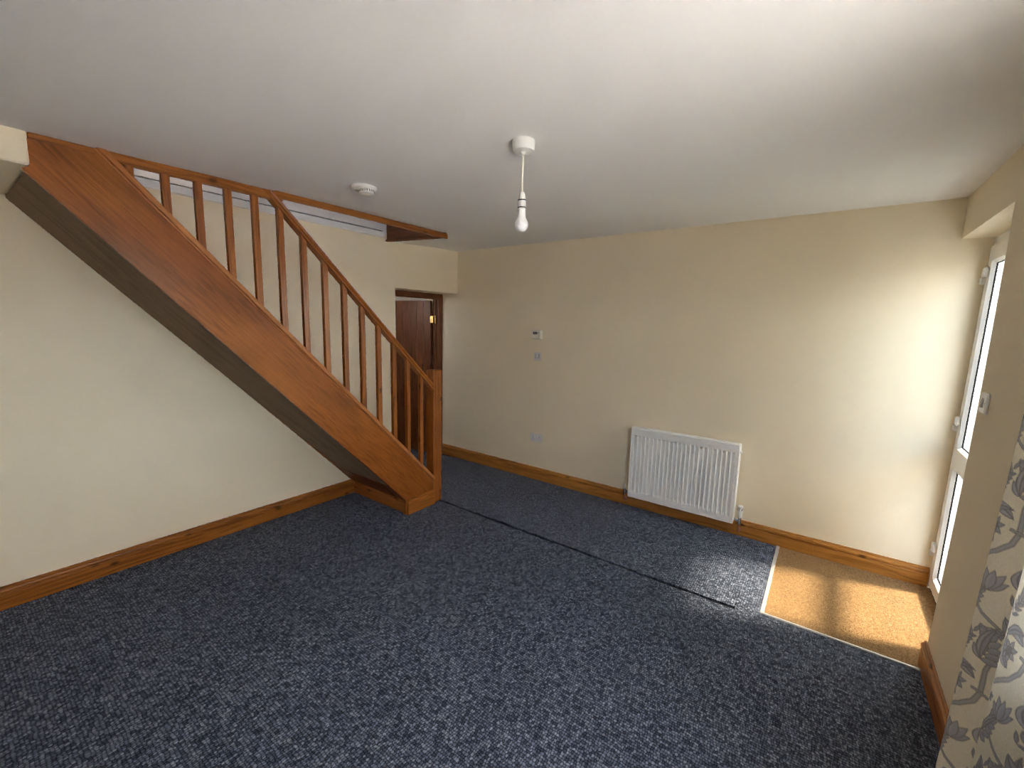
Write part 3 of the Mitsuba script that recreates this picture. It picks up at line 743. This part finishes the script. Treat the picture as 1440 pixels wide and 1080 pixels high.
# ================================================================== CURTAIN
def curtain():
    NU, NV = 380, 720
    ztop, zbot = 2.20, 0.03
    width = 0.70                                   # cloth length
    u = np.linspace(0, 1, NU)
    v = np.linspace(0, 1, NV)
    U, V = np.meshgrid(u, v, indexing='ij')
    zz = ztop + (zbot - ztop) * V
    y = 1.725 - 0.40 * U
    ph = U * 2 * math.pi * 1.9 - 0.25
    amp = 0.050 * (0.80 + 0.25 * V)
    fold = np.cos(ph + 0.35 * np.sin(2.2 * V)) + 0.18 * np.cos(2.3 * ph + 1.0)
    x = 0.463 + 0.022 * zz - amp * fold * (0.95) - 0.012 * V
    y = y + 0.020 * np.sin(ph * 1.0 + 0.6) + 0.012 * (V - 0.5) * np.cos(3 * U)
    y = y - 0.035 * (1 - V) * (1 - U) * 0.3
    P = np.stack([x, y, zz], -1)
    # cloth coordinates in metres
    s = (U * width + 0.05) / 0.95
    h = zz / 0.95

    base = np.array([0.88, 0.85, 0.75])
    dark = np.array([0.26, 0.26, 0.275])
    mid = np.array([0.40, 0.415, 0.475])
    pale = np.array([0.54, 0.555, 0.58])
    C = np.ones(P.shape) * base
    TW, TH = 0.40, 0.52
    col = np.floor(s / TW)
    ss = s - col * TW
    hh = (h + 0.5 * TH * (col % 2)) % TH

    def paint_mask(mask, c, a=1.0):
        al = np.clip(np.asarray(mask, float), 0, 1) * a
        on = al > 0
        C[on] = C[on] * (1 - al[on][:, None]) + np.asarray(c) * al[on][:, None]

    def near(pts, w0, w1):
        """distance to a polyline minus a width that tapers along it"""
        best = np.full(s.shape, 9.0)
        n = len(pts) - 1
        for i in range(n):
            a0, b0 = np.array(pts[i]), np.array(pts[i + 1])
            d = b0 - a0
            for oy in (-TH, 0, TH):
                px_, py_ = ss - a0[0], hh - a0[1] - oy
                t = np.clip((px_ * d[0] + py_ * d[1]) / (d @ d), 0, 1)
                dist = np.hypot(px_ - t * d[0], py_ - t * d[1]) - (w0 + (w1 - w0) * (i + t) / n)
                best = np.minimum(best, dist)
        return best

    def bez(p0, p1, p2, p3, n=9):
        t = np.linspace(0, 1, n)[:, None]
        p0, p1, p2, p3 = map(np.array, (p0, p1, p2, p3))
        return ((1 - t) ** 3 * p0 + 3 * (1 - t) ** 2 * t * p1 + 3 * (1 - t) * t ** 2 * p2 + t ** 3 * p3).tolist()

    def leaf(cx, cy, ln_, wd, ang_, c1=mid, c2=dark, vein=True, bend=0.0):
        for oy in (-TH, 0, TH):
            ca_, sa_ = math.cos(ang_), math.sin(ang_)
            a0 = (ss - cx) * ca_ + (hh - cy - oy) * sa_
            b0 = -(ss - cx) * sa_ + (hh - cy - oy) * ca_
            t = a0 / ln_
            b1 = b0 - bend * ln_ * t * (1 - t) * 4
            half = wd * np.sin(np.clip(t, 0, 1) * math.pi) ** 0.8 * (1.15 - 0.5 * t)
            inside = (t > 0) & (t < 1)
            paint_mask(inside * ((half - np.abs(b1)) / 0.0024 + 0.5), c2)
            paint_mask(inside * ((half - 0.0028 - np.abs(b1)) / 0.0024 + 0.5), c1)
            paint_mask(inside & (b1 > 0.2 * half) & (b1 < half - 0.004), pale, 0.55)
            if vein:
                paint_mask((inside & (t < 0.9)) * (1.2 - np.abs(b1) / 0.0022), dark)

    def stem(pts, w0, w1):
        d = near(pts, w0, w1)
        paint_mask(-d / 0.0024 + 0.5, dark)
        paint_mask((-0.0025 - d) / 0.0024 + 0.5, pale * 0.85)

    # scrolling stems
    stem(bez((0.02, 0.00), (0.22, 0.06), (0.02, 0.20), (0.20, 0.27)), 0.008, 0.005)
    stem(bez((0.20, 0.27), (0.34, 0.34), (0.36, 0.45), (0.22, 0.50)), 0.007, 0.003)
    stem(bez((0.20, 0.27), (0.10, 0.33), (0.02, 0.36), (0.07, 0.42)), 0.006, 0.003)
    stem(bez((0.10, 0.10), (0.22, 0.06), (0.32, 0.10), (0.33, 0.20)), 0.005, 0.003)
    stem(bez((0.30, 0.00), (0.36, 0.05), (0.40, 0.10), (0.37, 0.16)), 0.004, 0.002)
    # big acanthus leaves
    for (cx, cy, l_, w_, a_, b_) in ((0.06, 0.05, 0.10, 0.022, 1.9, 0.2), (0.16, 0.20, 0.12, 0.024, 0.3, -0.25), (0.22, 0.29, 0.11, 0.020, 2.2, 0.3), (0.31, 0.40, 0.10, 0.022, 0.2, 0.25),
                                     (0.10, 0.13, 0.09, 0.018, 2.9, -0.2), (0.28, 0.48, 0.11, 0.020, 2.6, 0.2), (0.05, 0.30, 0.09, 0.018, 4.4, 0.2)):
        leaf(cx, cy, l_, w_, a_, bend=b_)
    for (cx, cy, l_, w_, a_, b_) in ((0.25, 0.03, 0.09, 0.019, 1.2, 0.2), (0.36, 0.24, 0.10, 0.020, 3.9, 0.2), (0.13, 0.36, 0.10, 0.020, 5.6, -0.2), (0.02, 0.14, 0.08, 0.016, 0.2, 0.2), (0.30, 0.32, 0.08, 0.017, 1.4, -0.2), (0.17, 0.44, 0.09, 0.018, 1.7, 0.3), (0.38, 0.50, 0.09, 0.018, 4.3, 0.2)):
        leaf(cx, cy, l_, w_, a_, bend=b_)
    # a broad frilled acanthus: overlapping lobes along a curved midrib
    for (cx, cy, a_, sc) in ((0.10, 0.20, 1.1, 1.0), (0.30, 0.44, 3.6, 1.0), (0.27, 0.12, 2.3, 0.9), (0.01, 0.36, 0.5, 0.9)):
        for i in range(6):
            bx_ = cx + sc * 0.017 * i * math.cos(a_ + 0.10 * i)
            by_ = cy + sc * 0.017 * i * math.sin(a_ + 0.10 * i)
            for sgn in (-1, 1):
                leaf(bx_, by_, sc * (0.050 - 0.004 * i), sc * 0.0125, a_ + 0.1 * i + sgn * (0.95 - 0.08 * i), vein=False)
        leaf(cx, cy, 0.125 * sc, 0.014 * sc, a_ + 0.25, bend=0.12)
    # rosettes
    for (cx, cy, sc) in ((0.21, 0.40, 1.0), (0.05, 0.10, 0.9), (0.35, 0.06, 0.9)):
        for q in range(7):
            leaf(cx, cy, 0.040 * sc, 0.011 * sc, q * 2 * math.pi / 7 + cx * 5, vein=False)
        for q in range(6):
            leaf(cx, cy, 0.020 * sc, 0.007 * sc, q * 2 * math.pi / 6, c1=dark * 1.2, vein=False)
    # tulips: three to five petals
    for (cx, cy, a_, sc) in ((0.075, 0.42, 1.4, 1.0), (0.335, 0.20, 1.7, 1.1), (0.215, 0.495, 2.7, 0.9), (0.20, 0.06, 0.4, 0.8)):
        for da, l_, w_ in ((-0.75, 0.060, 0.013), (0.75, 0.060, 0.013), (-0.38, 0.072, 0.015), (0.38, 0.072, 0.015), (0.0, 0.068, 0.016)):
            leaf(cx, cy, l_ * sc, w_ * sc, a_ + da, c1=mid * 1.1, vein=False)
    # fern sprays
    for (cx, cy, a_) in ((0.27, 0.10, 5.3), (0.02, 0.20, 1.0), (0.14, 0.40, 0.9), (0.37, 0.32, 4.6)):
        for i in range(5):
            bx_, by_ = cx + 0.018 * i * math.cos(a_), cy + 0.018 * i * math.sin(a_)
            for sgn in (-1, 1):
                leaf(bx_, by_, 0.036 - 0.003 * i, 0.0065, a_ + sgn * 0.85, vein=False, c1=mid * 0.9)
        leaf(cx + 0.09 * math.cos(a_), cy + 0.09 * math.sin(a_), 0.034, 0.0065, a_, vein=False)
    # small blossoms
    for (cx, cy) in ((0.13, 0.30), (0.27, 0.235), (0.36, 0.46), (0.02, 0.475), (0.16, 0.005), (0.30, 0.145)):
        for q in range(5):
            leaf(cx, cy, 0.017, 0.006, q * 2 * math.pi / 5 + cx * 9, vein=False)
    C *= (0.94 + 0.12 * rng.random(C.shape[:2]))[..., None]
    idx = np.arange(NU * NV).reshape(NU, NV)
    a_, b_, c_, d_ = idx[:-1, :-1], idx[1:, :-1], idx[1:, 1:], idx[:-1, 1:]
    F = np.concatenate([np.stack([a_, b_, c_], -1).reshape(-1, 3), np.stack([a_, c_, d_], -1).reshape(-1, 3)])
    return P, C, F


P, C, F = curtain()
ck = thing('curtain', 'cream curtain printed with grey blue flowers hanging at the right edge', 'curtain')
NU_, NV_ = P.shape[:2]
cm = trimesh.Trimesh(P.reshape(-1, 3), F, process=False)
obj('cloth', cm, 'mat_cloth', ck, smooth=True, color=C.reshape(-1, 3))
pk = thing('curtain_pole', 'pale curtain pole above the window in the right wall', 'curtain pole')
obj('pole', tube([(0.512, -0.85, 2.225), (0.512, 1.80, 2.225)], 0.012, 16), 'mat_white_plastic', pk, smooth=40)
for y in (-0.7, 1.76):
    obj('bracket', box(0.505, RX0 + RK * 2.225, y - 0.012, y + 0.012, 2.215, 2.235, 0.002), 'mat_white_plastic', pk)
